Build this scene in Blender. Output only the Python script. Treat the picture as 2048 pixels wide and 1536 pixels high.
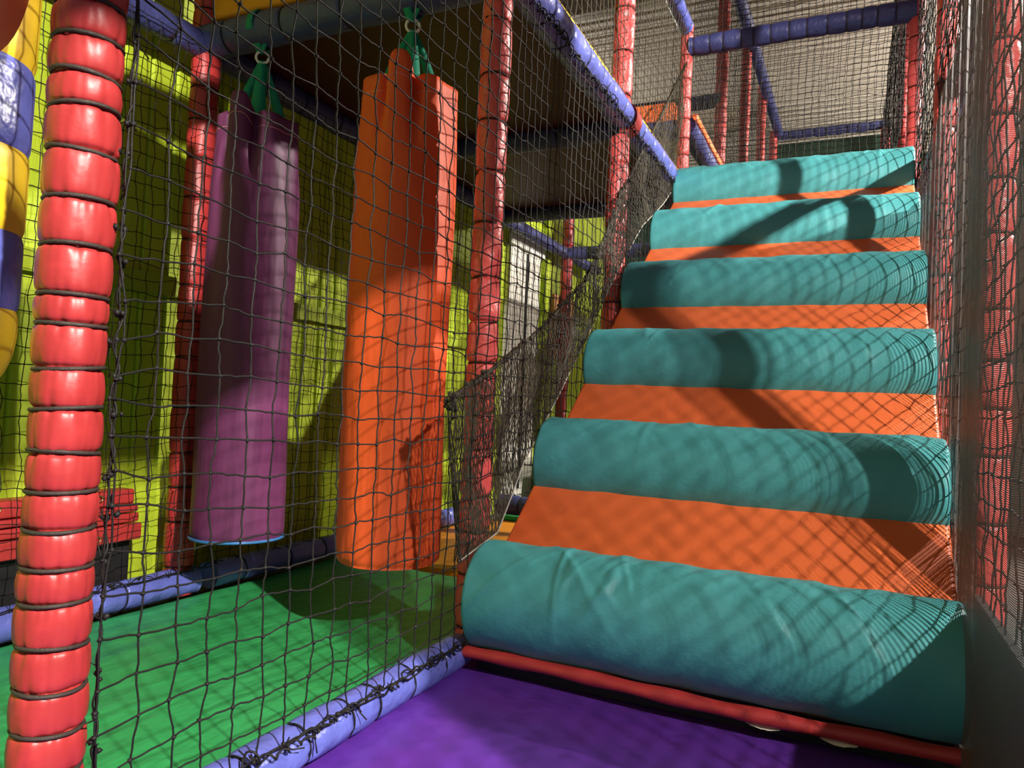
import bpy, math, random
import numpy as np
from mathutils import Vector, Matrix
random.seed(7); rng = np.random.default_rng(7)
scn = bpy.context.scene
for o in list(bpy.data.objects): bpy.data.objects.remove(o)

# ---------------------------------------------------------------- camera
cam_d = bpy.data.cameras.new('camera'); cam = bpy.data.objects.new('camera', cam_d)
scn.collection.objects.link(cam); scn.camera = cam
cam_d.sensor_width = 36; cam_d.lens = 1462.4/2048*36; cam_d.clip_start = .02
r_ = Vector((.90521623, .42254862, .04512473)); u_ = Vector((-.03006406, -.04224261, .99865495)); f_ = Vector((-.42388646, .9053553, .02553517))
m = Matrix((r_, u_, -f_)).transposed().to_4x4(); m.translation = (0, 0, .73); cam.matrix_world = m

# ---------------------------------------------------------------- light
w = bpy.data.worlds.new('world'); scn.world = w; w.use_nodes = True
w.node_tree.nodes['Background'].inputs[0].default_value = (.75, .72, .7, 1)
w.node_tree.nodes['Background'].inputs[1].default_value = .19
def spot(name, loc, target, energy, size=70, rad=.03, col=(1, .93, .84), blend=.3):
    d = bpy.data.lights.new(name, 'SPOT'); d.energy = energy; d.shadow_soft_size = rad
    d.spot_size = math.radians(size); d.spot_blend = blend; d.color = col
    o = bpy.data.objects.new(name, d); scn.collection.objects.link(o); o.location = loc
    o.rotation_euler = (Vector(target)-Vector(loc)).to_track_quat('-Z', 'Y').to_euler()
    return o
spot('hall_lamp_front', (3.2, -.8, 3.62), (-.9, 1.6, .6), 2000, 75, .07)
spot('hall_lamp_rear', (3.4, 5.4, 4.1), (-1.2, 2.4, 1.0), 1450, 75, .05)
spot('hall_lamp_side', (1.3, -2.3, 2.55), (-2.25, 1.52, 1.52), 1300, 12, .04, blend=.2)
def fill_point(name, loc, energy, rad=.12, col=(1, .93, .84)):
    d = bpy.data.lights.new(name, 'POINT'); d.energy = energy; d.shadow_soft_size = rad; d.color = col
    o = bpy.data.objects.new(name, d); scn.collection.objects.link(o); o.location = loc; return o
fill_point('roof_fill_right', (2.6, 8.4, 3.3), 420)  # added point light to brighten the roof, no fixture behind it
fill_point('roof_fill_left', (-3.6, 8.0, 3.5), 60)  # weaker added fill for the left part of the roof
scn.view_settings.view_transform = 'Standard'; scn.view_settings.look = 'None'
scn.view_settings.gamma = 1; scn.view_settings.exposure = 0.7; scn.view_settings.use_curve_mapping = False

# ---------------------------------------------------------------- materials
def srgb(c):
    return tuple(((x/255)/12.92 if x/255 <= .04045 else ((x/255+.055)/1.055)**2.4) for x in c)+(1,)
def mat(name, col, rough=.5, spec=.5, bump=.0, bscale=60, var=.08, vscale=5, sheen=0, stretch=None, metal=0, wrinkle=0, wscale=7):
    M = bpy.data.materials.new(name); M.use_nodes = True; nt = M.node_tree; N = nt.nodes; L = nt.links
    b = N['Principled BSDF']; b.inputs['Roughness'].default_value = rough
    b.inputs['Specular IOR Level'].default_value = spec; b.inputs['Metallic'].default_value = metal
    if sheen: b.inputs['Sheen Weight'].default_value = sheen
    tc = N.new('ShaderNodeTexCoord'); mp = N.new('ShaderNodeMapping'); L.new(tc.outputs['Object'], mp.inputs[0])
    if stretch: mp.inputs['Scale'].default_value = stretch
    n = N.new('ShaderNodeTexNoise'); n.inputs['Scale'].default_value = vscale; n.inputs['Detail'].default_value = 5; L.new(mp.outputs[0], n.inputs[0])
    mx = N.new('ShaderNodeMix'); mx.data_type = 'RGBA'; c = srgb(col)
    mx.inputs[6].default_value = tuple(x*(1-var) for x in c[:3])+(1,); mx.inputs[7].default_value = tuple(min(1, x*(1+var)) for x in c[:3])+(1,)
    L.new(n.outputs[0], mx.inputs[0]); L.new(mx.outputs[2], b.inputs['Base Color'])
    prev = None
    for amt, sc in ((bump, bscale), (wrinkle, wscale)):
        if amt:
            n2 = N.new('ShaderNodeTexNoise'); n2.inputs['Scale'].default_value = sc; n2.inputs['Detail'].default_value = 4; L.new(mp.outputs[0], n2.inputs[0])
            bp = N.new('ShaderNodeBump'); bp.inputs['Strength'].default_value = amt; bp.inputs['Distance'].default_value = .6/sc
            L.new(n2.outputs[0], bp.inputs['Height'])
            if prev: L.new(prev.outputs[0], bp.inputs['Normal'])
            prev = bp
    if prev: L.new(prev.outputs[0], b.inputs['Normal'])
    return M
M = dict(
 red=mat('red vinyl', (176, 52, 52), .42, .5, .06, 120, .05, 6, wrinkle=.10, wscale=7),
 pink=mat('faded red vinyl', (216, 84, 82), .42, .5, .12, 60, .1, 6, wrinkle=.4, wscale=10),
 blue=mat('blue vinyl', (96, 104, 186), .33, .5, .1, 80, .08, 8, wrinkle=.35, wscale=9),
 navy=mat('dark blue vinyl', (60, 64, 114), .45, .5, .1, 80, .08, 8, wrinkle=.3, wscale=10),
 yellow=mat('yellow vinyl', (240, 200, 40), .4, .5, .08, 60, .06),
 amber=mat('amber vinyl', (222, 140, 30), .45, .4, .08, 60, .12),
 teal=mat('teal woven vinyl', (74, 156, 160), .5, .45, .12, 160, .1, 4, wrinkle=.12, wscale=9),
 orange=mat('orange vinyl', (238, 112, 60), .45, .4, .06, 120, .06, 4),
 obag=mat('orange bag vinyl', (226, 88, 40), .58, .35, .06, 80, .06, 4, wrinkle=.25, wscale=4, stretch=(1, 1, .25)),
 pbag=mat('purple bag vinyl', (102, 46, 86), .5, .35, .06, 80, .08, 4, wrinkle=.25, wscale=4, stretch=(1, 1, .25)),
 violet=mat('violet mat vinyl', (92, 46, 150), .34, .5, .02, 80, .05, 3, wrinkle=.14, wscale=3),
 green=mat('green mat vinyl', (48, 150, 84), .42, .45, .05, 80, .12, 3, wrinkle=.3, wscale=4, stretch=(1, .5, 1)),
 rope=mat('black net cord', (26, 24, 22), .6, .35, .5, 400, .45, 160),
 cord=mat('brown black tie cord', (58, 50, 44), .6, .4, .6, 300, .35, 120),
 fine=mat('dark olive net cord', (70, 64, 52), .7, .3, .4, 300, .4, 90),
 lime=mat('lime painted boards', (172, 192, 44), .55, .35, .25, 60, .16, 3, stretch=(1, 6, .5)),
 limed=mat('lime painted timber', (150, 168, 40), .55, .35, .2, 60, .16, 3),
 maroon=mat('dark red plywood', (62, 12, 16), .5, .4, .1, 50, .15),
 white=mat('white paint', (225, 222, 210), .5, .4, .05, 40, .04),
 plast=mat('white plastic', (235, 232, 228), .3, .5),
 strap=mat('green webbing', (22, 140, 108), .6, .3, .4, 300, .12, 30, stretch=(1, 1, 3)),
 black=mat('plain black', (22, 20, 22), .6),
 conc=mat('grey concrete', (92, 90, 88), .8, .2, .2, 30, .15),
 roof=mat('grey roof sheet', (176, 168, 156), .6, .3, .1, 30, .12, 2),
 dark=mat('dark brown hall wall', (60, 50, 48), .8, .2, .1, 20, .15, 1),
 dgreen=mat('dark green hall wall', (44, 70, 54), .7, .3, .1, 20, .2, 2),
 grey=mat('pale grey hall wall', (214, 206, 196), .7, .3, .1, 20, .1, 1),
 steel=mat('beige steel', (168, 158, 138), .5, .4, .1, 30, .1),
 brass=mat('brass eyelet', (200, 170, 110), .3, .5, metal=.9),
 card=mat('brown card', (168, 120, 76), .8, .2, .1, 40, .1),
 gap_light=mat('pale gap light', (220, 212, 200), .9, .1, .3, 60, .1),
 stitch=mat('pale thread', (226, 150, 150), .7, .2),
 bluetrim=mat('blue piping', (50, 110, 170), .4, .4),
)
def scrim_material(cov, nm):
    m_ = bpy.data.materials.new(nm); m_.use_nodes = True; nt = m_.node_tree; N = nt.nodes; L = nt.links
    b = N['Principled BSDF']; b.inputs['Base Color'].default_value = srgb((104, 96, 94)); b.inputs['Roughness'].default_value = .5
    uv = N.new('ShaderNodeUVMap'); sp = N.new('ShaderNodeSeparateXYZ'); L.new(uv.outputs[0], sp.inputs[0])
    outs = []
    for k, per, th in ((0, .0105, cov*.7), (1, .0036, cov)):
        a = N.new('ShaderNodeMath'); a.operation = 'DIVIDE'; a.inputs[1].default_value = per; L.new(sp.outputs[k], a.inputs[0])
        f = N.new('ShaderNodeMath'); f.operation = 'FRACT'; L.new(a.outputs[0], f.inputs[0])
        g = N.new('ShaderNodeMath'); g.operation = 'LESS_THAN'; g.inputs[1].default_value = th; L.new(f.outputs[0], g.inputs[0]); outs.append(g)
    mx = N.new('ShaderNodeMath'); mx.operation = 'MAXIMUM'; L.new(outs[0].outputs[0], mx.inputs[0]); L.new(outs[1].outputs[0], mx.inputs[1])
    L.new(mx.outputs[0], b.inputs['Alpha'])
    return m_
M['scrim'] = scrim_material(.52, 'black screen mesh'); M['scrim_dense'] = scrim_material(.42, 'bunched black screen mesh')

# ---------------------------------------------------------------- helpers
class MB:
    def __init__(s): s.v = []; s.f = []; s.n = 0; s.uv = None
    def add(s, V, F):
        V = np.asarray(V, float); s.v.append(V); s.f.extend([tuple(int(i)+s.n for i in q) for q in F]); s.n += len(V); return s
    def grid(s, P, cu=False, cv=False, flip=False):
        a, b = P.shape[:2]; I = np.arange(a*b).reshape(a, b)
        if cu: I = np.vstack([I, I[:1]])
        if cv: I = np.hstack([I, I[:, :1]])
        q = np.stack([I[:-1, :-1], I[1:, :-1], I[1:, 1:], I[:-1, 1:]], -1).reshape(-1, 4)
        if flip: q = q[:, ::-1]
        return s.add(P.reshape(-1, 3), q)
    def box(s, lo, hi):
        x0, y0, z0 = lo; x1, y1, z1 = hi
        V = [(x0,y0,z0),(x1,y0,z0),(x1,y1,z0),(x0,y1,z0),(x0,y0,z1),(x1,y0,z1),(x1,y1,z1),(x0,y1,z1)]
        return s.add(V, [(0,3,2,1),(4,5,6,7),(0,1,5,4),(1,2,6,5),(2,3,7,6),(3,0,4,7)])
    def tube(s, pts, r, sides=6, closed=False, cap=True):
        P = np.asarray(pts, float); n = len(P)
        if closed: T = np.roll(P, -1, 0)-np.roll(P, 1, 0)
        else: T = np.gradient(P, axis=0)
        T /= np.linalg.norm(T, axis=1)[:, None]+1e-12
        N = np.zeros_like(P); ref = np.array([.31, .17, .93]) if abs(T[0][2]) < .9 else np.array([.9, .3, .1])
        cur = ref-ref@T[0]*T[0]; cur /= np.linalg.norm(cur)
        for i in range(n):
            cur = cur-cur@T[i]*T[i]; cur /= np.linalg.norm(cur)+1e-12; N[i] = cur
        B = np.cross(T, N); a = np.arange(sides)*2*np.pi/sides
        R = np.broadcast_to(np.asarray(r, float), (n,))
        G = P[:, None]+R[:, None, None]*(np.cos(a)[None, :, None]*N[:, None]+np.sin(a)[None, :, None]*B[:, None])
        n0 = s.n; s.grid(G, cu=closed, cv=True)
        if cap and not closed: s.f += [tuple(n0+i for i in range(sides)), tuple(n0+(n-1)*sides+i for i in range(sides-1, -1, -1))]
        return s
    def blob(s, c, r, jit=.25):
        t = (1+5**.5)/2
        V = np.array([(-1,t,0),(1,t,0),(-1,-t,0),(1,-t,0),(0,-1,t),(0,1,t),(0,-1,-t),(0,1,-t),(t,0,-1),(t,0,1),(-t,0,-1),(-t,0,1)])/1.9
        F = [(0,11,5),(0,5,1),(0,1,7),(0,7,10),(0,10,11),(1,5,9),(5,11,4),(11,10,2),(10,7,6),(7,1,8),(3,9,4),(3,4,2),(3,2,6),(3,6,8),(3,8,9),(4,9,5),(2,4,11),(6,2,10),(8,6,7),(9,8,1)]
        return s.add(np.asarray(c)+V*r*(1+jit*rng.uniform(-1, 1, (12, 1))), F)
    def build(s, name, material, parent=None, smooth=True, loc=None, bevel=0):
        me = bpy.data.meshes.new(name); V = np.concatenate(s.v)
        if loc is not None: V = V-np.asarray(loc)
        me.from_pydata(V.tolist(), [], s.f); me.materials.append(material)
        me.polygons.foreach_set('use_smooth', [smooth]*len(me.polygons)); me.update()
        o = bpy.data.objects.new(name, me); scn.collection.objects.link(o)
        if parent: o.parent = parent
        if loc is not None: o.location = loc
        if bevel:
            b = o.modifiers.new('bevel', 'BEVEL'); b.width = bevel; b.segments = 3; b.limit_method = 'ANGLE'
            if smooth:
                for e in (): pass
        return o
def tag(o, label=None, cat=None, group=None, kind=None):
    if label: o['label'] = label
    if cat: o['category'] = cat
    if group: o['group'] = group
    if kind: o['kind'] = kind
    return o
def thing(name, label, cat, loc=(0, 0, 0), group=None):
    o = bpy.data.objects.new(name, None); scn.collection.objects.link(o); o.empty_display_size = .05
    o['label'] = label; o['category'] = cat
    if group: o['group'] = group
    return o       # parts are built in world coordinates under an Empty at the origin, moved below
def settle(root, base):
    base = Vector(base); root.location = base
    for ch in root.children: ch.location = Vector(ch.location)-base
    return root
def struct(name, mb, m_, smooth=False):
    o = mb.build(name, m_, smooth=smooth); o['kind'] = 'structure'; return o

# ---------------------------------------------------------------- the hall
struct('floor', MB().box((-5, -4, -.12), (5, 13, -.06)), M['conc'])
W = MB()                                             # lime boarded wall, vertical boards with grooves
ys = []; y = -1.5
while y < 7.0: ys.append(y); y += .105
prof = []
for y in ys: prof += [(-2.29, y), (-2.275, y+.008), (-2.275, y+.095), (-2.29, y+.103)]
prof = np.array(prof); P = np.zeros((2, len(prof), 3)); P[:, :, 0] = prof[:, 0]; P[:, :, 1] = prof[:, 1]; P[1, :, 2] = 2.95; P[0, :, 2] = -.06
W.grid(P); W.box((-2.4, -1.5, -.06), (-2.3, 7.0, 2.95))
struct('wall_left', W, M['lime'])
t = MB()
for y in (1.05, 2.12, 3.35, 4.42, 5.32): t.box((-2.275, y, 0), (-2.235, y+.09, 2.9))
t.box((-2.275, -1.5, 1.06), (-2.25, 4.5, 1.13)); struct('trim_1', t, M['limed'])
struct('wall_far', MB().box((-5, 12.0, -.06), (5, 12.1, 4.8)), M['dgreen'])
struct('wall_right', MB().box((4.6, -4, -.06), (4.7, 12, 4.8)), M['grey'])
struct('wall_rear_right', MB().box((.62, 6.3, -.06), (4.6, 6.38, 4.0)), M['grey'])
struct('wall_outer', MB().box((-5.0, -4, -.06), (-4.9, 12, 4.8)), M['dark'])
rf = MB(); prof = []; y = -1.0
while y < 12: prof += [(y, 4.62), (y+.10, 4.62), (y+.115, 4.60), (y+.135, 4.60)]; y += .15
prof = np.array(prof); P = np.zeros((2, len(prof), 3)); P[0, :, 0] = -5; P[1, :, 0] = 4.7; P[:, :, 1] = prof[:, 0]; P[:, :, 2] = prof[:, 1]
rf.grid(P); struct('ceiling', rf, M['roof'])
for i, y in enumerate((6.2, 9.4)):
    struct('trim_%d' % (i+2), MB().box((-4.9, y, 4.32), (-1.3, y+.12, 4.42)).box((-4.9, y+.05, 4.42), (-1.3, y+.07, 4.6)), M['steel'])
d = bpy.data.objects.new('door_1', None)
dm = MB().box((-2.27, 4.66, .0), (-2.235, 5.2, 1.86)); dd = dm.build('door_1_panel', M['white'], smooth=False)
bpy.data.objects.remove(d); dd.name = 'door_1'; dd['kind'] = 'structure'
MB().box((-2.235, 4.93, .1), (-2.225, 4.955, 1.84)).build('gap', M['black'], dd, False)
MB().box((-2.235, 4.62, 1.86), (-2.215, 5.24, 1.93)).build('lintel', M['white'], dd, False)

# ---------------------------------------------------------------- mats
def mat_slab(x0, x1, y0, y1, z, amp, seed, nx=60, ny=90, thick=.05):
    X, Y = np.meshgrid(np.linspace(x0, x1, nx), np.linspace(y0, y1, ny), indexing='ij')
    g = np.random.default_rng(seed); Z = np.zeros_like(X)
    for k in range(14):
        a, b, c_ = g.normal(0, 5, 2).tolist()+[g.uniform(0, 6)]; Z += amp*np.sin(a*X+b*Y+c_)/ (1+.1*(a*a+b*b)**.5)
    edge = np.minimum(np.minimum(X-x0, x1-X), np.minimum(Y-y0, y1-Y)); Z += z-.02*np.exp(-edge/.012)
    mb = MB().grid(np.stack([X, Y, Z], -1)); mb.box((x0, y0, z-thick), (x1, y1, z-.022)); return mb
tag(mat_slab(-2.12, -1.0, -1.2, 2.72, 0, .0012, 3).build('floor_mat', M['green']), 'bright green padded floor mat under the hanging punch bags', 'floor mat')
tag(mat_slab(-.995, .22, -1.2, 3.6, 0, .002, 5).build('floor_mat', M['violet']), 'shiny violet padded floor mat in front of the climbing steps', 'floor mat')
tag(mat_slab(-2.12, -.95, 2.76, 4.18, .0, .0012, 6).build('floor_mat', M['amber']), 'amber padded floor mat behind the orange punch bag', 'floor mat')
tag(mat_slab(-2.12, -.95, 4.42, 6.3, .0, .0012, 8).build('floor_mat', M['green']), 'green floor mat in the far bay seen past the netting beside the steps', 'floor mat')
tag(MB().box((-2.0, 5.05, .0), (-.99, 5.5, .34)).build('bench', mat('plum vinyl', (92, 48, 88), .45), bevel=.02), 'low plum coloured padded bench in the far bay', 'bench')
tag(MB().box((-1.78, 4.45, .0), (-1.05, 4.75, .1)).build('padded_block', M['yellow'], bevel=.02), 'low yellow padded block on the far green mat', 'block')
tag(MB().box((-2.235, 5.43, 1.1), (-2.2, 5.9, 1.62)).build('cardboard_sheet', M['card'], smooth=False), 'brown cardboard sheet against the lime wall beside the white door', 'cardboard')

# ---------------------------------------------------------------- padded tubes
def frame_of(p0, p1):
    p0 = np.array(p0, float); p1 = np.array(p1, float); L = np.linalg.norm(p1-p0); e = (p1-p0)/L
    a = np.array([1, 0, 0]) if abs(e[2]) > .8 else np.array([0, 0, 1.]); n = a-a@e*e; n /= np.linalg.norm(n); b = np.cross(e, n)
    return p0, p1, L, e, n, b
def padded(name, label, cat, p0, p1, r=.044, material='pink', ties=None, spacing=.12, na=24, res=.014, puck=.0035, bulge=.004, group=None, cordr=.0024, seed=0, tilt=0, seam=False, cordmat='rope', capend=True):
    g = np.random.default_rng(seed+11)
    p0, p1, L, e, n, b = frame_of(p0, p1)
    if ties is None:
        ties = []; s = spacing*g.uniform(.3, .8)
        while s < L-.01: ties.append(s); s += spacing*g.uniform(.75, 1.25)
    ties = np.array(ties)
    ns = max(8, int(L/res)); S = np.linspace(0, L, ns)
    S = np.unique(np.concatenate([S]+[ties+k for k in (-.006, -.003, 0, .003, .006)])); S = S[(S >= 0) & (S <= L)]
    A = np.arange(na)*2*np.pi/na
    D = S[:, None]-ties[None, :] if len(ties) else np.full((len(S), 1), 9.)
    dist = np.abs(D).min(1)
    R = r*(1+0*S)+bulge*(1-np.exp(-dist/.009))-bulge*.8*np.exp(-(dist/.004)**2)
    RR = np.repeat(R[:, None], na, 1)
    for k, tie in enumerate(ties):
        dd = np.abs(S-tie); f1, f2, ph1, ph2 = g.integers(5, 9), g.integers(9, 15), g.uniform(0, 6), g.uniform(0, 6)
        wv = .6*np.abs(np.sin(f1*A/2+ph1))**8+.4*np.abs(np.sin(f2*A/2+ph2))**10
        RR -= puck*np.exp(-dd/.016)[:, None]*wv[None, :]
    RR += r*.025*np.sin(A[None, :]*2+S[:, None]*9+seed)+r*.02*np.sin(A[None, :]*3-S[:, None]*17+seed)
    if seam:
        RR += .0035*np.exp(-((A-seam)/.09)**2)[None, :]
    G = p0+S[:, None, None]*e+RR[:, :, None]*(np.cos(A)[None, :, None]*n+np.sin(A)[None, :, None]*b)
    root = thing(name, label, cat, group=group)
    mb = MB().grid(G, cv=True)
    n_ = len(S)
    mb.f += [tuple(range(na-1, -1, -1)), tuple((n_-1)*na+i for i in range(na))]
    mb.build('padding', M[material], root)
    if len(ties):
        cm = MB(); pts = []; rr = r-bulge*.5+cordr*.55; a0 = (np.arctan2(b[1], n[1]) if abs(e[2]) > .8 else np.arctan2(b[2], n[2])+np.pi)
        for k, tie in enumerate(ties):
            a = a0+np.linspace(.05, 2*np.pi-.05, na); tl = g.uniform(-1, 1)*tilt
            pts.append(p0+tie*e+rr*(np.cos(a)[:, None]*n+np.sin(a)[:, None]*b)+(tl*np.sin(a+g.uniform(0, 6)))[:, None]*e)
        cm.tube(np.concatenate(pts), cordr, 6)
        tag(cm.build('tie_cord', M[cordmat], root), 'dark cord wound round the padding')
    base = p0 if p0[2] <= p1[2] else p1
    return settle(root, base)
PX, BX, RX = -.975, -2.16, .285
ties1 = [1.247, 1.198, 1.148, 1.104, 1.045, .978, .914, .848, .809, .75, .695, .636, .584, .534, .482, .436, .377, .321, .265, .21, .14, .08]
ties1 = sorted(ties1+[1.31, 1.38, 1.45, 1.52, 1.6, 1.68, 1.75, 1.83, 1.9])
P1 = padded('padded_post', 'thick glossy red padded post nearest on the left, bound with dark cord', 'post', (PX, .65, 0), (PX, .65, 1.98), .0425, 'red', ties1, na=96, res=.004, puck=.005, bulge=.0042, cordr=.0031, seed=3, tilt=.004, seam=1.9, cordmat='cord')
padded('padded_post', 'dusty red padded post in the middle of the side net, left of the steps', 'post', (PX-.01, 1.89, 0), (PX-.01, 1.89, 3.1), .040, 'pink', na=48, res=.008, spacing=.13, puck=.008, bulge=.005, seed=4, tilt=.012, seam=2.2)
padded('padded_post', 'dusty red padded post crossing the blue rail beside the steps', 'post', (PX-.01, 3.12, 0), (PX-.01, 3.12, 4.2), .042, 'pink', na=40, res=.01, spacing=.16, puck=.006, bulge=.005, seed=5, tilt=.012)
padded('padded_post', 'slim pink padded post rising from the left end of the topmost step', 'post', (PX, 4.35, 0), (PX, 4.35, 3.05), .033, 'pink', na=28, seed=6, tilt=.006)
FR = 'red posts of the upper corridor behind the steps'
for y, top, lab, s in ((5.57, 4.35, 'tall red padded post just behind the blue cross rail above the steps', 7), (6.79, 4.25, 'red padded post second behind the blue cross rail above the steps', 8), (8.01, 4.2, 'thin red post third along the upper corridor, ending under a blue rail', 9), (9.23, 4.15, 'thinnest most distant red post at left of the upper corridor', 10)):
    padded('padded_post', lab, 'post', (PX, y, 0), (PX, y, top), .042, 'pink', na=20, spacing=.1, seed=s, group=FR, res=.03)
padded('padded_post', 'red padded post at the lime wall, left of the purple bag', 'post', (BX, 1.88, 0), (BX, 1.88, 2.9), .046, 'red', na=40, res=.01, spacing=.15, puck=.006, seed=12, tilt=.006)
padded('padded_post', 'red padded post at the lime wall left of the frame beyond the striped bag', 'post', (BX, .6, 0), (BX, .6, 2.9), .046, 'red', na=24, spacing=.15, seed=13)
padded('padded_post', 'short lit red padded post at the wall beyond the white door', 'post', (BX, 5.57, 0), (BX, 5.57, 2.9), .044, 'red', na=24, spacing=.15, seed=16)
for y, lab, s in ((1.88, 'red padded post seen through the black screen at the right edge', 20), (3.12, 'red padded post right of the steps, cut off by the black screen', 21), (4.35, 'red padded post at the right end of the blue cross rail', 22), (5.57, 'shaded red padded post just left of the rail end post at right', 23)):
    padded('padded_post', lab, 'post', (RX-{1.88:0, 3.12:.008}.get(y, .04), y+(.1 if y < 2 else 0), 0), (RX-{1.88:0, 3.12:.008}.get(y, .04), y+(.1 if y < 2 else 0), 4.3), .035, 'pink', na=32, spacing=.14, seed=s, res=.015, puck=.006)
padded('padded_post', 'short distant red post low at the right of the upper corridor', 'post', (RX-.05, 9.23, 0), (RX-.05, 9.23, 4.05), .045, 'pink', na=20, spacing=.09, seed=24)

# rails and base tubes
padded('padded_rail', 'bright blue padded rail running past the posts to the top step', 'rail', (PX+.01, .2, 2.02), (PX+.01, 4.32, 2.02), .054, 'blue', na=40, res=.012, spacing=.16, puck=.005, bulge=.005, seed=31, tilt=.008)
padded('padded_sleeve', 'short red sleeve where the bright blue rail passes the second post', 'sleeve', (PX+.012, 3.10, 2.02), (PX+.012, 3.19, 2.02), .059, 'red', ties=[], na=32, seed=32)
padded('padded_rail', 'blue padded floor tube along the foot of the near net', 'floor tube', (PX+.005, -.6, .042), (PX+.005, 1.80, .042), .041, 'blue', na=48, res=.006, spacing=.125, puck=.006, bulge=.004, seed=33, cordr=.0022, tilt=.004)
padded('padded_rail', 'dark blue padded rail along the top of the lime wall', 'rail', (BX, -1, 1.96), (BX, 6.3, 1.96), .045, 'navy', na=28, spacing=.2, seed=34)
padded('padded_rail', 'blue floor tube by the wall between bag room and red boards', 'floor tube', (BX+.02, -.8, .045), (BX+.02, 1.93, .045), .045, 'blue', na=28, spacing=.28, seed=35)
padded('padded_rail', 'blue floor tube by the wall behind the two punch bags', 'floor tube', (BX+.04, 1.98, .05), (BX+.04, 4.2, .05), .045, 'blue', na=28, spacing=.22, seed=36)
padded('padded_rail', 'dark blue padded rail that the two punch bags hang from', 'rail', (BX, 1.88, 1.98), (PX, 1.88, 1.98), .055, 'navy', na=32, spacing=.25, seed=37)
padded('padded_rail', 'dark blue cross rail under the dark red deck behind the middle post', 'rail', (BX, 3.12, 1.97), (PX, 3.12, 1.97), .045, 'navy', na=24, spacing=.25, seed=38)
padded('padded_rail', 'far dark blue cross rail at the end of the dark red deck', 'rail', (BX, 4.35, 1.97), (PX, 4.35, 1.97), .045, 'navy', na=24, spacing=.25, seed=39)
padded('padded_rail', 'dark blue cross rail beyond the white door', 'rail', (BX, 5.57, 1.97), (PX, 5.57, 1.97), .05, 'navy', na=24, spacing=.25, seed=40)
padded('padded_rail', 'dark blue floor tube across the bay behind the amber mat', 'floor tube', (BX+.1, 4.3, .07), (PX, 4.3, .07), .06, 'navy', na=24, spacing=.25, seed=41)
padded('padded_rail', 'long dull blue cross rail above the top of the steps', 'rail', (PX+.02, 4.35, 2.915), (.24, 4.35, 2.915), .052, 'navy', na=36, spacing=.085, seed=42, cordmat='cord', res=.01)
padded('padded_rail', 'blue padded rail rising out of the top edge to the slim pink post', 'rail', (PX, 3.15, 3.02), (PX, 4.3, 3.02), .042, 'blue', na=28, spacing=.12, seed=43)
padded('padded_rail', 'blue rail running away along the tops of the corridor posts', 'rail', (PX+.06, 5.0, 3.98), (PX+.06, 9.3, 4.12), .05, 'navy', na=24, spacing=.16, seed=44)
padded('padded_rail', 'thin distant blue cross rail at the end of the upper corridor', 'rail', (PX, 9.25, 4.10), (RX, 9.25, 4.10), .05, 'navy', na=20, spacing=.12, seed=45)
padded('padded_rail', 'dark blue rail left behind the slim pink post', 'rail', (-2.16, 5.57, 3.08), (PX, 5.57, 3.08), .05, 'navy', na=20, spacing=.3, seed=46)
padded('padded_rail', 'dull blue rail sloping away behind the topmost step', 'rail', (PX, 4.4, 2.46), (PX, 6.6, 2.46), .055, 'navy', na=24, spacing=.3, seed=47)
padded('padded_rail', 'dark blue cross rail under the orange edge board', 'rail', (-2.16, 4.35, 2.42), (PX-.05, 4.35, 2.42), .055, 'navy', na=24, spacing=.3, seed=48)
padded('padded_rail', 'blue padded rail along the right side behind the black screen', 'rail', (RX+.03, .12, 1.98), (RX+.03, 6, 1.98), .036, 'navy', na=24, spacing=.2, seed=49)
padded('padded_rail', 'right hand floor tube hidden in the dark behind the black screen', 'floor tube', (RX, -.8, .045), (RX, 4.2, .045), .042, 'navy', na=20, spacing=.2, seed=50)

# edge boards and decks
tag(MB().box((PX-.045, 1.9, 2.075), (PX+.0, 4.3, 2.15)).build('edge_pad', M['yellow'], bevel=.01), 'narrow yellow edge pad along the bright blue rail', 'edge pad')
tag(MB().box((BX+.06, 1.84, 2.035), (PX-.28, 1.93, 2.13)).build('edge_pad', M['amber'], bevel=.015), 'amber edge pad on the rail above the purple bag', 'edge pad')
tag(MB().box((-2.1, 4.36, 2.48), (PX-.06, 4.44, 2.60)).build('edge_pad', M['orange'], bevel=.01), 'orange edge board seen through net left of the slim pink post', 'edge pad')
tag(MB().box((PX+.02, 4.45, 2.50), (PX+.06, 6.6, 2.545)).build('edge_pad', M['orange'], bevel=.01), 'thin orange edge pad on the sloping blue rail behind the top step', 'edge pad')
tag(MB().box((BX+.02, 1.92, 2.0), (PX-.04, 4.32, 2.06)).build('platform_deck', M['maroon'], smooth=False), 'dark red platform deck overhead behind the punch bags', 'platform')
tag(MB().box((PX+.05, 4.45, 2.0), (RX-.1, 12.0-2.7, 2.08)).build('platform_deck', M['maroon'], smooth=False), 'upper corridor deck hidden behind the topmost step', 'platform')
tag(MB().box((RX+.075, .17, 2.04), (RX+.10, 1.35, 3.9)).build('opaque_panel', M['blue'], smooth=False), 'added blue panel above the frame on the right, shading the bag tops', 'panel')  # added out of view to shade the tops of near post and bags
tag(MB().box((RX-.044, -1.6, .0), (RX-.030, 1.83, .37)).build('skirt_panel', M['black'], smooth=False), 'black skirt panel low behind the right screen', 'panel')

tag(MB().box((PX+.02, 9.32, 2.1), (RX+.3, 9.36, 4.02)).build('opaque_panel', M['dgreen'], smooth=False), 'dark green end panel under the distant cross rail', 'panel')
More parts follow.
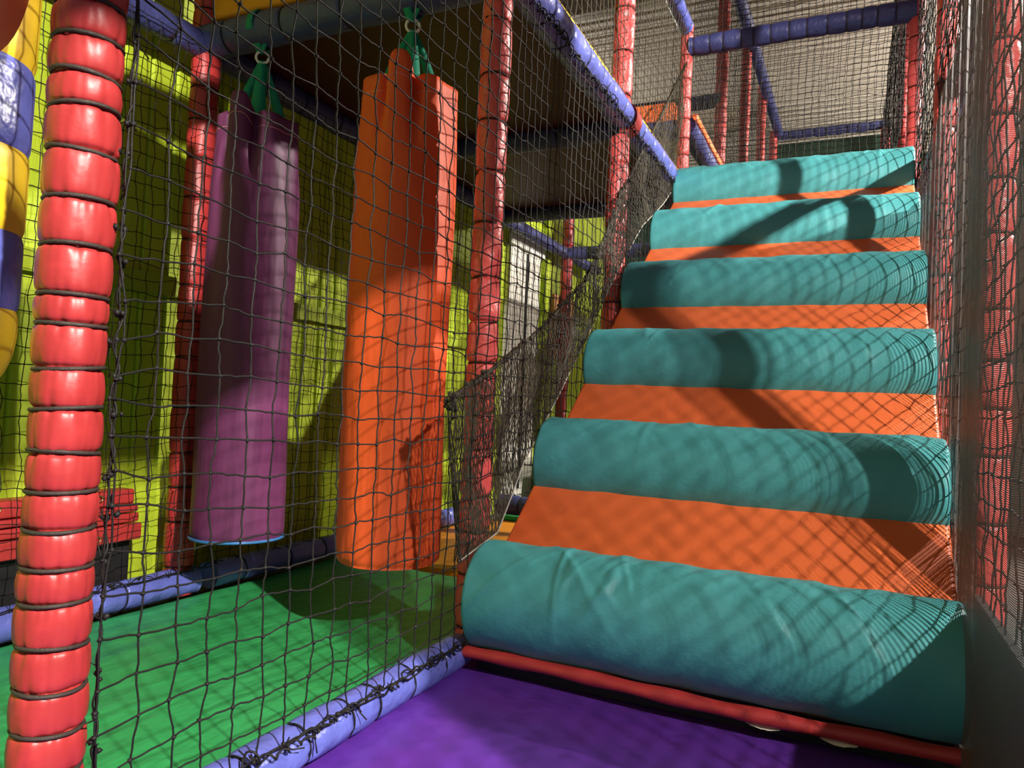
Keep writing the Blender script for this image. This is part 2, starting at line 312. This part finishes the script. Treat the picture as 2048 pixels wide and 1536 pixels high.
# ---------------------------------------------------------------- climbing steps
XL, XR = -.93, .232
es = np.array([0, .786, .618]); en = np.array([0, -.618, .786])
c0 = np.array([0, 1.864, .19]); dstep = np.array([0, .4412, .348])
steps = thing('padded_climbing_steps', 'padded climbing steps of orange board with six big teal rolls', 'climbing steps')
lo = c0-es*.10; hi = c0+dstep*5+es*.15
def board():
    mb = MB(); r = .012; X = [XL, XL+.004, XL+r, XR-r, XR-.004, XR]; Z = [-.010, -.003, 0, 0, -.003, -.010]
    T = np.linspace(0, 1, 40); P = np.zeros((40, 8, 3)); 
    for i, t_ in enumerate(T):
        c_ = lo+(hi-lo)*t_+en*.025
        for j in range(6): P[i, j] = c_+np.array([X[j], 0, 0])+en*Z[j]
        P[i, 6] = c_+np.array([XR, 0, 0])-en*.09; P[i, 7] = c_+np.array([XL, 0, 0])-en*.09
    mb.grid(P, cv=True, flip=True); mb.f += [tuple(range(8)), tuple(39*8+i for i in range(7, -1, -1))]
    return mb
tag(board().build('incline_board', M['orange'], steps), 'bright orange sloping board')
for k in range(6):
    g = np.random.default_rng(60+k); c = c0+dstep*k; R0 = .150
    nx, nf = 260, 56
    x = np.linspace(XL, XR, nx); phi = np.radians(np.linspace(-14, 194, nf))
    X, F = np.meshgrid(x, phi, indexing='ij')
    rad = np.full_like(X, R0)
    # wrinkles radiating from the upper seam
    nw = 24 if k == 0 else 9
    for j in range(nw):
        xc = g.normal(-.42, .22) if k == 0 else g.uniform(XL+.1, XR-.1); s = g.uniform(-.16, .16); wd = g.uniform(.006, .016)
        a = g.uniform(.002, .006)*(1.0 if k == 0 else .65); ext = g.uniform(.5, 1.5)
        f0 = g.uniform(.55, 1.0)*np.pi*.7
        rad += a*np.exp(-((X-xc-s*(np.pi*.75-F))/wd)**2)*np.exp(-((F-f0)/ext/.6)**2)
    rad += .0016*np.sin(X*23+F*2+k)+.0012*np.sin(X*41-F*3+2*k)
    ed = np.minimum(X-XL, XR-X); rb = .014
    rad -= np.where(ed < rb, rb-np.sqrt(np.maximum(0, rb*rb-(rb-ed)**2)), 0)
    P = c+np.stack([X, 0*X, 0*X], -1)+(-np.cos(F)*rad)[..., None]*es+(np.sin(F)*rad)[..., None]*en
    mb = MB().grid(P, flip=False)
    idx = lambda i: [i*nf+j for j in range(nf)]
    mb.f += [tuple(idx(0)), tuple(idx(nx-1)[::-1])]
    mb.build('step_roll', M['teal'], steps)
# red base strip under the lowest roll
y0, z0 = 1.762, .052
pts = [(XL-.01+(XR-XL+.015)*t_, y0+.003*math.sin(9*t_), z0+.004*math.sin(5*t_+1)) for t_ in np.linspace(0, 1, 60)]
bs = MB(); A = np.arange(14)*2*np.pi/14; G = np.array([[(p[0], p[1]+.02*math.cos(a), p[2]+(.017+.002*math.sin(p[0]*30))*math.sin(a)) for a in A] for p in pts])
bs.grid(G, cv=True); bs.f += [tuple(range(14)), tuple(59*14+i for i in range(13, -1, -1))]
bst = tag(bs.build('base_strip', M['red'], steps), 'red padded strip under the lowest roll')
tag(MB().box((XL+.02, 1.80, .0), (XR-.02, 1.86, .06)).build('strip_gap_shade', M['black'], steps, False), 'plain black for the shaded gap under the red strip')  # black box draws the dark gap beneath the strip
for xa in (-.20, -.045):  # pale slivers stand in for light showing through the gap
    f = MB(); n = 12
    Pf = np.zeros((2, n, 3)); 
    for i in range(n):
        s = i/(n-1); Pf[:, i, 0] = xa+.075*s; Pf[0, i, 1] = 1.762; Pf[1, i, 1] = 1.75; Pf[:, i, 2] = .034-.002*s; Pf[1, i, 2] -= .007*math.sin(math.pi*s)+.0015*rng.random()
    f.grid(Pf); tag(f.build('light_sliver', M['gap_light'], bst), 'pale sliver for light under the strip')
settle(steps, (-.35, 1.8, 0))

# ---------------------------------------------------------------- punch bags
def punch_bag(cx, cy, z0, z1, r, m_, label, tongue, lean, trim=None, seed=0):
    g = np.random.default_rng(seed); root = thing('punch_bag', label, 'punch bag')
    na, nz = 120, 110; A = np.arange(na)*2*np.pi/na
    mb = MB(); T = np.linspace(0, 1, nz)
    T = 1-(1-T)**1.0
    rows = []
    for t_ in T:
        z = z0+(z1-z0)*t_
        tt = max(0, (t_-.80)/.20); tt = tt*tt*(3-2*tt)
        sq = 1-.10*tt
        fold = .022*tt*r/.15*(.6*np.cos(4*(A-tongue)+.4)+.5*np.cos(7*(A-tongue)+1.0))
        rad = r*sq+fold*.55
        # deep inward folds on either side of the tongue
        for off, wd, dp in ((-.40, .11, .045), (.36, .12, .050), (2.9, .2, .04)):
            da = (A-tongue-off+np.pi) % (2*np.pi)-np.pi
            rad = rad-dp*tt*np.exp(-(da/wd)**2)
        rad = rad+.003*np.sin(2*A+3*t_+seed)+.0025*np.sin(3*A-9*t_)+.0012*np.sin(11*A+2*np.sin(6*t_))*(.3+tt)
        # long soft vertical creases of the upper part
        for q in range(6):
            a0 = g.uniform(0, 6.28) if t_ == T[0] else cre[q][0]
            if t_ == T[0]:
                if q == 0: cre = []
                cre.append((a0, g.uniform(.04, .1), g.uniform(.002, .005), g.uniform(.3, .8)))
            a0, wd, dp, st = cre[q]; da = (A-a0+np.pi) % (2*np.pi)-np.pi
            rad = rad-dp*np.exp(-(da/wd)**2)*max(0, (t_-st)/(1-st))
        bot = (z-z0)
        if bot < .02: rad = rad-.012*(1-bot/.02)**2
        dz = np.zeros(na)
        if t_ > .93:
            da = (A-tongue+np.pi) % (2*np.pi)-np.pi
            k = (t_-.93)/.07; dz = k*(.05*np.exp(-(da/.24)**4)+.004*np.cos(2*(A-tongue)))
        rows.append(np.stack([cx+rad*np.cos(A)+lean*(t_-1), cy+rad*np.sin(A), z+dz], -1))
    G = np.array(rows)
    G2 = G[::-1].copy(); ctr = G2.mean(1, keepdims=True); ins = ctr+(G2-ctr)*.965; ins[:, :, 2] = G2[:, :, 2]; ins = ins[:16]
    mb.grid(np.concatenate([G, ins]), cv=True)
    mb.f.append(tuple(range(na-1, -1, -1))); n_ = len(G)+len(ins)
    mb.f.append(tuple((n_-1)*na+i for i in range(na)))
    cov = mb.build('cover', m_, root)
    # hem stitching just under the rim
    st = MB(); hr = G[-4]; hc = hr.mean(0)
    hp = hc+(hr-hc)*1.004; hp[:, 2] = hr[:, 2]-.012; st.tube(hp, .0012, 4, closed=True)
    tag(st.build('stitching', M['stitch'], cov), 'pale stitched line below the rim')
    if trim:
        tr = MB(); b0 = G[1]; bc = b0.mean(0); bp = bc+(b0-bc)*1.0; bp[:, 2] = z0+.002; tr.tube(bp, .005, 8, closed=True)
        tag(tr.build('bottom_piping', M[trim], cov), 'blue piping round the bottom')
    # webbing: three flat straps from the ring down to the mouth
    rz = 1.885
    def ribbon(pts, w0, w1, side):
        P = np.array(pts, float); n = len(P); Wd = np.linspace(w0, w1, n)[:, None]*np.array(side)[None]; 
        T_ = np.gradient(P, axis=0); T_ /= np.linalg.norm(T_, axis=1)[:, None]; Nn = np.cross(T_, np.array(side)); Nn *= .0015
        return MB().grid(np.stack([P-Wd+Nn, P+Wd+Nn, P+Wd-Nn, P-Wd-Nn], 1), cv=True)
    sd = np.array([.83, .56, 0])
    for da, out, w1 in ((-2.5, .085, .022), (-.9, .06, .03), (.6, .085, .02)):
        e = np.array([cx+out*math.cos(da), cy+out*math.sin(da), z1-.03])
        s0 = np.array([cx, cy, rz-.012]); s1 = [s0+(e-s0)*q+np.array([0, 0, .012*math.sin(q*3.14)]) for q in np.linspace(0, 1, 10)]
        ribbon(s1, .010, w1, sd).build('strap', M['strap'], root)
    # hanger loop over the rail
    top = 2.055; lp = []
    for q in np.linspace(-1, 1, 15): lp.append((cx+.01*q, cy+.060*math.sin(q*1.9), 1.985+.062*math.cos(q*1.9)))
    loop = [(cx-.004, cy-.004, rz+.012), (cx-.008, cy-.03, rz+.05)]+lp+[(cx+.008, cy+.03, rz+.05), (cx+.004, cy+.004, rz+.012)]
    ribbon(loop, .014, .014, (1, 0, 0)).build('hanger_strap', M['strap'], root)
    tail = [(cx+.012, cy-.012, rz+.02), (cx+.025, cy-.016, rz+.045), (cx+.045, cy-.02, rz+.06)]
    ribbon(tail, .008, .010, (.8, .2, -.5)).build('strap_tail', M['strap'], root)
    a = np.arange(36)*2*np.pi/36; rg = MB().tube(np.stack([cx+.021*np.cos(a)*.83, cy+.021*np.cos(a)*.56, rz+.021*np.sin(a)], -1), .0045, 8, closed=True)
    tag(rg.build('ring', M['plast'], root), 'white ring')
    return settle(root, (cx, cy, z0))
punch_bag(-1.89, 1.88, .235, 1.655, .150, M['pbag'], 'purple hanging punch bag, left of the orange one', -1.25, .0, 'bluetrim', 1)
punch_bag(-1.275, 1.88, .235, 1.685, .158, M['obag'], 'orange hanging punch bag, right of the purple one', -1.18, .0, None, 2)

# striped bag and orange ball at the left edge
def striped():
    root = thing('striped_bag', 'yellow and blue striped hanging bag cut off by the left edge', 'striped bag')
    cx, cy, r, z0 = -1.285, .64, .105, .68; na = 64; A = np.arange(na)*2*np.pi/na
    bands = [(.68, .84, 'yellow'), (.84, .96, 'blue'), (.96, 1.09, 'yellow'), (1.09, 1.225, 'blue'), (1.225, 1.42, 'yellow'), (1.42, 1.55, 'blue'), (1.55, 1.85, 'yellow')]
    for a_, b_, c_ in bands:
        Z = np.linspace(a_, b_, 14); rows = []
        for z in Z:
            s = min(z-z0, .14)/.14; rr = r*math.sqrt(max(0, 1-(1-s)**2.4)); d_ = min(z-a_, b_-z); rr -= .004*math.exp(-d_/.006)
            rr *= 1+.1*(z-.7)
            rows.append(np.stack([cx+rr*np.cos(A), cy+rr*np.sin(A), np.full(na, z)], -1))
        tag(MB().grid(np.array(rows), cv=True).build('band', M[c_], root), c_+' band')
    MB().tube([(cx, cy, 1.84), (cx, cy, 2.0)], .012, 8).build('hanger_strap', M['strap'], root)
    settle(root, (cx, cy, z0))
striped()
u = np.linspace(0, np.pi, 24); v = np.arange(48)*2*np.pi/48; U, V = np.meshgrid(u, v, indexing='ij')
rr = .052*(1+.006*np.cos(8*V)); c = np.array([-1.08, .575, 1.33])
tag(MB().grid(np.stack([c[0]+rr*np.sin(U)*np.cos(V), c[1]+rr*np.sin(U)*np.sin(V), c[2]+.16*np.cos(U)], -1), cv=True, flip=True).build('hanging_ball', mat('peach orange vinyl', (240, 140, 84), .45)), 'orange rounded shape in the top left corner over the striped bag', 'ball')

# red boards low by the wall
def redboards():
    root = thing('board_bundle', 'flat red boards with brass eyelets lying at the lime wall', 'boards')
    for i, (z, h, dx) in enumerate(((.215, .055, 0), (.275, .03, -.004), (.31, .022, .004), (.335, .05, -.006))):
        brd = tag(MB().box((-2.235+dx, .68, z), (-2.165+dx, 1.73-.01*i, z+h)).build('board', M['red'], root, bevel=.006))
    a = np.arange(20)*2*np.pi/20
    for y in (1.26, 1.57):
        for z in (.235, .365):
            MB().tube(np.stack([np.full(20, -2.163), y+.009*np.cos(a), z+.009*np.sin(a)], -1), .0025, 6, closed=True).build('eyelet', M['brass'], brd)
    MB().box((-2.26, .68, .0), (-2.21, 1.72, .215)).build('board_gap_shade', M['black'], root, False)  # black box stands in for the shade beneath the boards
    settle(root, (-2.13, .7, .0))
redboards()

# ---------------------------------------------------------------- nets
def strand_set(mb, Q, r, sides, ref):
    """Q: (k, n, 3) polylines -> tubes, vectorised"""
    k, n = Q.shape[:2]; T = np.gradient(Q, axis=1); T /= np.linalg.norm(T, axis=2)[..., None]+1e-9
    N = ref-(T@ref)[..., None]*T; N /= np.linalg.norm(N, axis=2)[..., None]+1e-9; B = np.cross(T, N)
    a = np.arange(sides)*2*np.pi/sides+.4
    G = Q[:, :, None]+r*(np.cos(a)[:, None]*N[:, :, None]+np.sin(a)[:, None]*B[:, :, None])
    I = np.arange(k*n*sides).reshape(k, n, sides); J = np.roll(I, -1, 2)
    F = np.stack([I[:, :-1], J[:, :-1], J[:, 1:], I[:, 1:]], -1).reshape(-1, 4)
    mb.add(G.reshape(-1, 3), F)
def refine(Q, sub, jit, g, sag=0):
    """insert sub points between knots with jitter"""
    k, n = Q.shape[:2]; out = [Q[:, :1]]
    for s in range(1, sub+1):
        pass
    t = np.arange(sub)/sub
    A = Q[:, :-1, None]; B = Q[:, 1:, None]; R = A+(B-A)*t[None, None, :, None]
    J = g.normal(0, jit, R.shape); J[:, :, 0] = 0; R = R+J
    if sag: R[..., 2] -= sag*np.sin(np.pi*t)[None, None, :]
    R = R.reshape(k, -1, 3); return np.concatenate([R, Q[:, -1:]], 1)
def knots(mb, P, r):
    V0 = np.array([(1,0,0),(-1,0,0),(0,1,0),(0,-1,0),(0,0,1),(0,0,-1)], float); F0 = np.array([(0,2,4),(2,1,4),(1,3,4),(3,0,4),(2,0,5),(1,2,5),(3,1,5),(0,3,5)])
    Pn = P.reshape(-1, 3); n = len(Pn); V = Pn[:, None]+V0[None]*(r*rng.uniform(.6, 1.45, (n, 6, 1)))
    F = (F0[None]+np.arange(n)[:, None, None]*6).reshape(-1, 3); mb.add(V.reshape(-1, 3), F)
def grid_net(P, r, kr, sub=3, jit=.0012, sides=5, ref=(1, .1, .05), sag=.0, seed=0):
    g = np.random.default_rng(seed); mb = MB(); ref = np.array(ref, float)
    strand_set(mb, refine(P, sub, jit, g, sag), r, sides, ref)
    strand_set(mb, refine(P.transpose(1, 0, 2), sub, jit, g), r, sides, ref)
    if kr: knots(mb, P, kr)
    return mb
def plane_net(axis, c, a0, a1, z0, z1, ca, cz, jit=.0028, seed=0, wave=.004):
    """axis 'x': plane x=c spanning y a0..a1; 'y': plane y=c spanning x"""
    g = np.random.default_rng(seed); na = max(2, int(round((a1-a0)/ca))+1); nz = max(2, int(round((z1-z0)/cz))+1)
    A, Z = np.meshgrid(np.linspace(a0, a1, na), np.linspace(z0, z1, nz), indexing='ij'); P = np.zeros((na, nz, 3))
    off = c+g.normal(0, wave*.4, A.shape)+wave*np.sin(A*5+seed)*np.cos(Z*4)
    inn = np.ones_like(A); inn[0] = inn[-1] = .15; inn[:, 0] = inn[:, -1] = .3
    A2 = A+g.normal(0, jit, A.shape)*inn+.006*np.sin(Z*7+seed)*inn; Z2 = Z+g.normal(0, jit, A.shape)*inn+.008*np.sin(A*4+seed)*inn
    if axis == 'x': P[..., 0] = off; P[..., 1] = A2
    else: P[..., 1] = off; P[..., 0] = A2
    P[..., 2] = Z2; return P
def lashing(p0, p1, turns_per_m, rad, r, seed, knots_every=.06, wob=.006):
    g = np.random.default_rng(seed); p0 = np.array(p0, float); p1 = np.array(p1, float); p0, p1, L, e, n, b = frame_of(p0, p1)
    N = int(L*turns_per_m*10)+4; s = np.linspace(0, L, N); a = s*turns_per_m*2*np.pi
    w1 = np.interp(s, np.linspace(0, L, 20+int(L*15)), g.normal(0, wob, 20+int(L*15))); w2 = np.interp(s, np.linspace(0, L, 20+int(L*15)), g.normal(0, wob, 20+int(L*15)))
    rd = rad*np.interp(s, np.linspace(0, L, 20+int(L*20)), g.uniform(.4, 1.5, 20+int(L*20)))
    pts = p0+s[:, None]*e+(rd*np.cos(a)+w1)[:, None]*n+(rd*np.sin(a)+w2)[:, None]*b
    mb = MB(); mb.tube(pts, r, 5)
    mb.tube(p0+s[:, None]*e+(w2*.7)[:, None]*n+(w1*.7)[:, None]*b, r, 5)
    q = 0
    while q < L:
        i = min(N-1, int(q/L*N)); c = p0+q*e+w1[i]*n
        for _ in range(3): mb.blob(c+g.normal(0, .004, 3), g.uniform(.003, .0055))
        # loose frayed tails
        for _ in range(g.integers(1, 3)):
            d_ = g.normal(0, 1, 3); d_ /= np.linalg.norm(d_); tl = g.uniform(.01, .03)
            mb.tube([c, c+d_*tl*.5+g.normal(0, .003, 3), c+d_*tl+g.normal(0, .006, 3)], r*.7, 4)
        q += knots_every*g.uniform(.6, 1.5)
    return mb
NX = -.928
# near side net, floor tube to blue rail
near = thing('climbing_net', 'large black knotted side net in front of the punch bags', 'net')
g = np.random.default_rng(5)
ycol = [.69]; 
while ycol[-1] < 3.95: ycol.append(ycol[-1]+(.062 if ycol[-1] < 1.9 else .047))
zrow = [.085]
while zrow[-1] < 1.955: zrow.append(zrow[-1]+.0555)
Yc, Zr = np.meshgrid(ycol, zrow, indexing='ij'); P = np.zeros(Yc.shape+(3,))
inn = np.ones_like(Yc); inn[:, 0] = .2; inn[:, -1] = .2
P[..., 0] = NX+.004*np.sin(Yc*5)+g.normal(0, .0015, Yc.shape)
P[..., 1] = Yc+g.normal(0, .0035, Yc.shape)*inn+.003*np.sin(Zr*6+1)*(Yc > .7)
P[..., 2] = Zr+g.normal(0, .0035, Yc.shape)*inn+.010*np.sin(Yc*3.2)*inn-.02*np.exp(-((Yc-.69)/.1))*np.sin(Zr*9)*inn
cut = [i for i, y in enumerate(ycol) if y > 1.72]; c_i = cut[0]
# the part before the steps reaches the floor, the part beside the steps starts above the incline
mbn = grid_net(P[:c_i+1], .0016, .0050, 4, .0009, 6, seed=1)
j0 = 8; mb2 = grid_net(P[c_i:, j0:], .0018, .0042, 3, .0009, 5, seed=2)
mbn.v += mb2.v; mbn.f += [tuple(i+mbn.n for i in q) for q in mb2.f]; mbn.n += mb2.n
mbn.build('netting', M['rope'], near)
lash = lashing((NX, .70, .078), (NX+.002, 1.76, .078), 28, .007, .0022, 3, .07)
l2 = lashing((NX+.005, 1.2, 1.972), (NX+.002, 4.0, 1.972), 24, .010, .0022, 4, .045, .008)
l3 = lashing((PX+.040, .690, .06), (PX+.040, .690, 1.95), 16, .003, .0016, 6, .06, .002)
for q in (l2, l3): lash.v += q.v; lash.f += [tuple(i+lash.n for i in f_2) for f_2 in q.f]; lash.n += q.n
tag(lash.build('lashing_rope', M['rope'], near), 'tangled lashing rope and knots along the edges')
settle(near, (NX, .69, .08))

# upper side net above the rail
un = thing('climbing_net', 'upper black side net above the bright blue rail', 'net')
grid_net(plane_net('x', PX+.02, .7, 4.33, 2.07, 3.6, .05, .055, seed=11), .0017, .0036, 2, .001, 4).build('netting', M['fine'], un)
settle(un, (PX, 2.5, 2.07))
# back net in front of the lime wall
bn = thing('climbing_net', 'thin black net hung in front of the lime wall', 'net')
grid_net(plane_net('x', BX+.055, -.6, 5.5, .085, 1.93, .052, .05, seed=12, jit=.0045), .0014, .0032, 3, .0012, 4).build('netting', M['rope'], bn)
lashing((BX+.055, -.6, .09), (BX+.055, 5.5, .09), 10, .006, .0018, 14, .15).build('edge_rope', M['rope'], bn)
settle(bn, (BX+.055, 2, .09))
un2 = thing('climbing_net', 'thin black net above the rear rail at top left', 'net')
grid_net(plane_net('x', BX+.03, -.6, 5.5, 2.01, 2.9, .055, .055, seed=13), .0014, .003, 2, .0012, 4).build('netting', M['rope'], un2)
settle(un2, (BX, 2, 2.0))
# cross nets over the steps
for i, (y, z0_, z1_, lab, cz) in enumerate(((4.37, 2.1, 4.1, 'black end net hung from the blue cross rail above the steps', .036), (5.6, 2.35, 4.4, 'black net one bay behind the blue cross rail', .042), (9.2, 2.35, 4.1, 'distant fine net closing the upper corridor', .05))):
    if i == 0: continue
    t_ = thing('climbing_net', lab, 'net')
    grid_net(plane_net('y', y, PX+.05, RX-.08, z0_, z1_, .045, cz, seed=20+i), .0016, .003, 2, .001, 4, ref=(.1, 1, .05)).build('netting', M['rope'], t_); settle(t_, (-.4, y, z0_))
t_ = thing('climbing_net', 'wide black net sloping over the top of the steps', 'net')
grid_net(plane_net('y', 4.40, PX+.03, RX-.06, 2.12, 4.2, .040, .03, seed=25), .0015, .0028, 2, .001, 4, ref=(.1, 1, .05)).build('netting', M['rope'], t_); settle(t_, (-.4, 4.4, 2.12))
for x, y0_, y1_, lab, s in ((PX+.03, 4.42, 9.2, 'black net along the left of the upper corridor', 27), (RX-.09, 4.42, 9.2, 'black net along the right of the upper corridor', 28)):
    t_ = thing('climbing_net', lab, 'net'); grid_net(plane_net('x', x, y0_, y1_, 2.35, 3.95, .055, .055, seed=s), .0016, 0, 1, .001, 4).build('netting', M['rope'], t_); settle(t_, (x, 6, 2.35))
t_ = thing('climbing_net', 'black net behind the orange edge board', 'net')
grid_net(plane_net('y', 4.42, BX+.1, PX-.05, 2.5, 4.0, .045, .045, seed=29), .0015, 0, 1, .001, 4, ref=(.1, 1, .05)).build('netting', M['rope'], t_); settle(t_, (-1.5, 4.42, 2.5))

# slanting safety net beside the steps: pairs (top y,z / bottom y,z)
ctrl = [((1.64, .735), (1.72, .30)), ((1.86, .82), (1.93, .35)), ((2.20, .97), (2.10, .545)), ((2.62, 1.21), (2.42, .775)), ((2.86, 1.45), (2.74, 1.03)), ((3.03, 1.66), (3.06, 1.33)), ((3.26, 1.87), (3.38, 1.60)), ((3.60, 2.18), (3.74, 1.80)), ((4.20, 2.75), (4.02, 1.98))]
ct = np.array([a for a, b in ctrl]); cb = np.array([b for a, b in ctrl]); tt = np.linspace(0, 1, len(ctrl))
def crv(C_, q): return np.stack([np.interp(q, tt, C_[:, 0]), np.interp(q, tt, C_[:, 1])], -1)
nu, nv = 170, 18
sn = thing('safety_net', 'dense slanting diamond net gathered beside the left of the steps', 'net')
mb = MB(); g = np.random.default_rng(9)
SXN = -.940
def node(iu, iv):
    v = iv/nv; q = np.clip((iu+.5*(iv % 2))/nu+.055*(v-.5)*0, 0, 1); T_ = crv(ct, q); B_ = crv(cb, q); p = B_+(T_-B_)*v
    x = SXN+.012*np.sin(q*60)*(1-v)*v*4+.010*np.sin(v*9+q*9)
    return np.stack([np.broadcast_to(x, q.shape), p[..., 0], p[..., 1]], -1)
iu = np.arange(nu+1); rows = [node(iu.astype(float), iv) for iv in range(nv+1)]
rows = [R_+g.normal(0, .0012, R_.shape)*(0.3 if k in (0, nv) else 1) for k, R_ in enumerate(rows)]
segs = []
for iv in range(nv):
    a_, b_ = rows[iv], rows[iv+1]
    segs.append(np.stack([a_, b_], 1))
    if iv % 2 == 0: segs.append(np.stack([a_[1:], b_[:-1]], 1))
    else: segs.append(np.stack([a_[:-1], b_[1:]], 1))
Q = np.concatenate(segs); Q = refine(Q, 2, .0007, g); strand_set(mb, Q, .0013, 4, np.array([1, .1, .05]))
knots(mb, np.concatenate(rows), .0025)
mb.build('netting', M['fine'], sn)
er = MB(); qq = np.linspace(0, 1, 260); Tq = crv(ct, qq); Bq = crv(cb, qq)
for k in range(3):
    ph = k*2.1; er.tube(np.stack([SXN+.006*np.cos(qq*500+ph)+g.normal(0, .001, 260), Tq[:, 0]+.004*np.cos(qq*430+ph), Tq[:, 1]+.007*np.sin(qq*500+ph)], -1), .0024, 5)
for i in range(0, 260, 3): er.blob((SXN+g.normal(0, .004), Tq[i, 0], Tq[i, 1]+g.normal(0, .005)), .007)
tag(MB().tube(np.stack([SXN+.012*np.sin(qq*9), Bq[:, 0], Bq[:, 1]], -1), .0026, 5).build('foot_rope', mat('pale grey rope', (170, 165, 155), .7), sn), 'pale foot rope')
vv = np.linspace(0, 1, 40)
for k in range(5): er.tube(np.stack([SXN+.01*np.sin(vv*7+k), ct[0, 0]+(cb[0, 0]-ct[0, 0])*vv+.008*np.sin(vv*11+k*1.3), ct[0, 1]+(cb[0, 1]-ct[0, 1])*vv], -1), .0018, 5)
for k in range(26): er.blob((SXN+g.normal(0, .006), 1.645+g.normal(0, .008), .72+g.normal(0, .014)), .007)
tag(er.build('edge_rope', M['fine'], sn), 'knotted edge rope')
settle(sn, (SXN, 1.7, .2))

# right hand screen: coarse net plus black mesh hung in folds
rn = thing('climbing_net', 'coarse black net on the right side behind the black screen', 'net')
grid_net(plane_net('x', RX-.035, -.4, 4.3, .07, 2.95, .058, .056, seed=41, wave=.006), .0019, .0045, 2, .001, 5).build('netting', M['rope'], rn)
settle(rn, (RX-.035, 1, .07))
def scrim(name, label, y0, y1, x0, amp, k, seed, ny=260, z0=.0, z1=3.0, m_='scrim'):
    g = np.random.default_rng(seed); Y = np.linspace(y0, y1, ny); Z = np.linspace(z0, z1, 40)
    YY, ZZ = np.meshgrid(Y, Z, indexing='ij')
    X = x0+amp*np.sin(YY*k+1.3*np.sin(ZZ*1.2+seed)+.6*np.sin(YY*9))+.35*amp*np.sin(YY*k*2.3+ZZ*2)
    top = np.interp(YY, [2.4, 3.4, 4.2], [1.95, 1.66, 1.75]); ZZ = ZZ/z1*top
    P = np.stack([X, YY, ZZ], -1); mb = MB().grid(P); o = mb.build(name, M[m_])
    L_ = np.concatenate([[0], np.cumsum(np.hypot(np.diff(Y), np.diff(X[:, 20])))])
    uvl = o.data.uv_layers.new(name='UVMap'); uu = np.repeat(L_[:, None], 40, 1).ravel(); vz = ZZ.ravel()+.08*np.sin(uu*3)
    li = np.zeros(len(o.data.loops), int); o.data.loops.foreach_get('vertex_index', li)
    uvl.data.foreach_set('uv', np.stack([uu[li], vz[li]], -1).ravel())
    tag(o, label, 'mesh screen'); return o
scrim('mesh_screen', 'fine black mesh screen at the right edge with the post behind it', .9, 1.90, .222, .004, 9, 1)
scrim('mesh_screen', 'darker bunched black mesh screen running beside the right of the steps', 1.88, 4.2, .240, .0042, 38, 2, ny=500, m_='scrim_dense')
scrim('mesh_screen', 'second layer of black mesh doubled behind the bunched screen', 1.86, 2.12, .248, .004, 60, 3, ny=400, m_='scrim_dense')
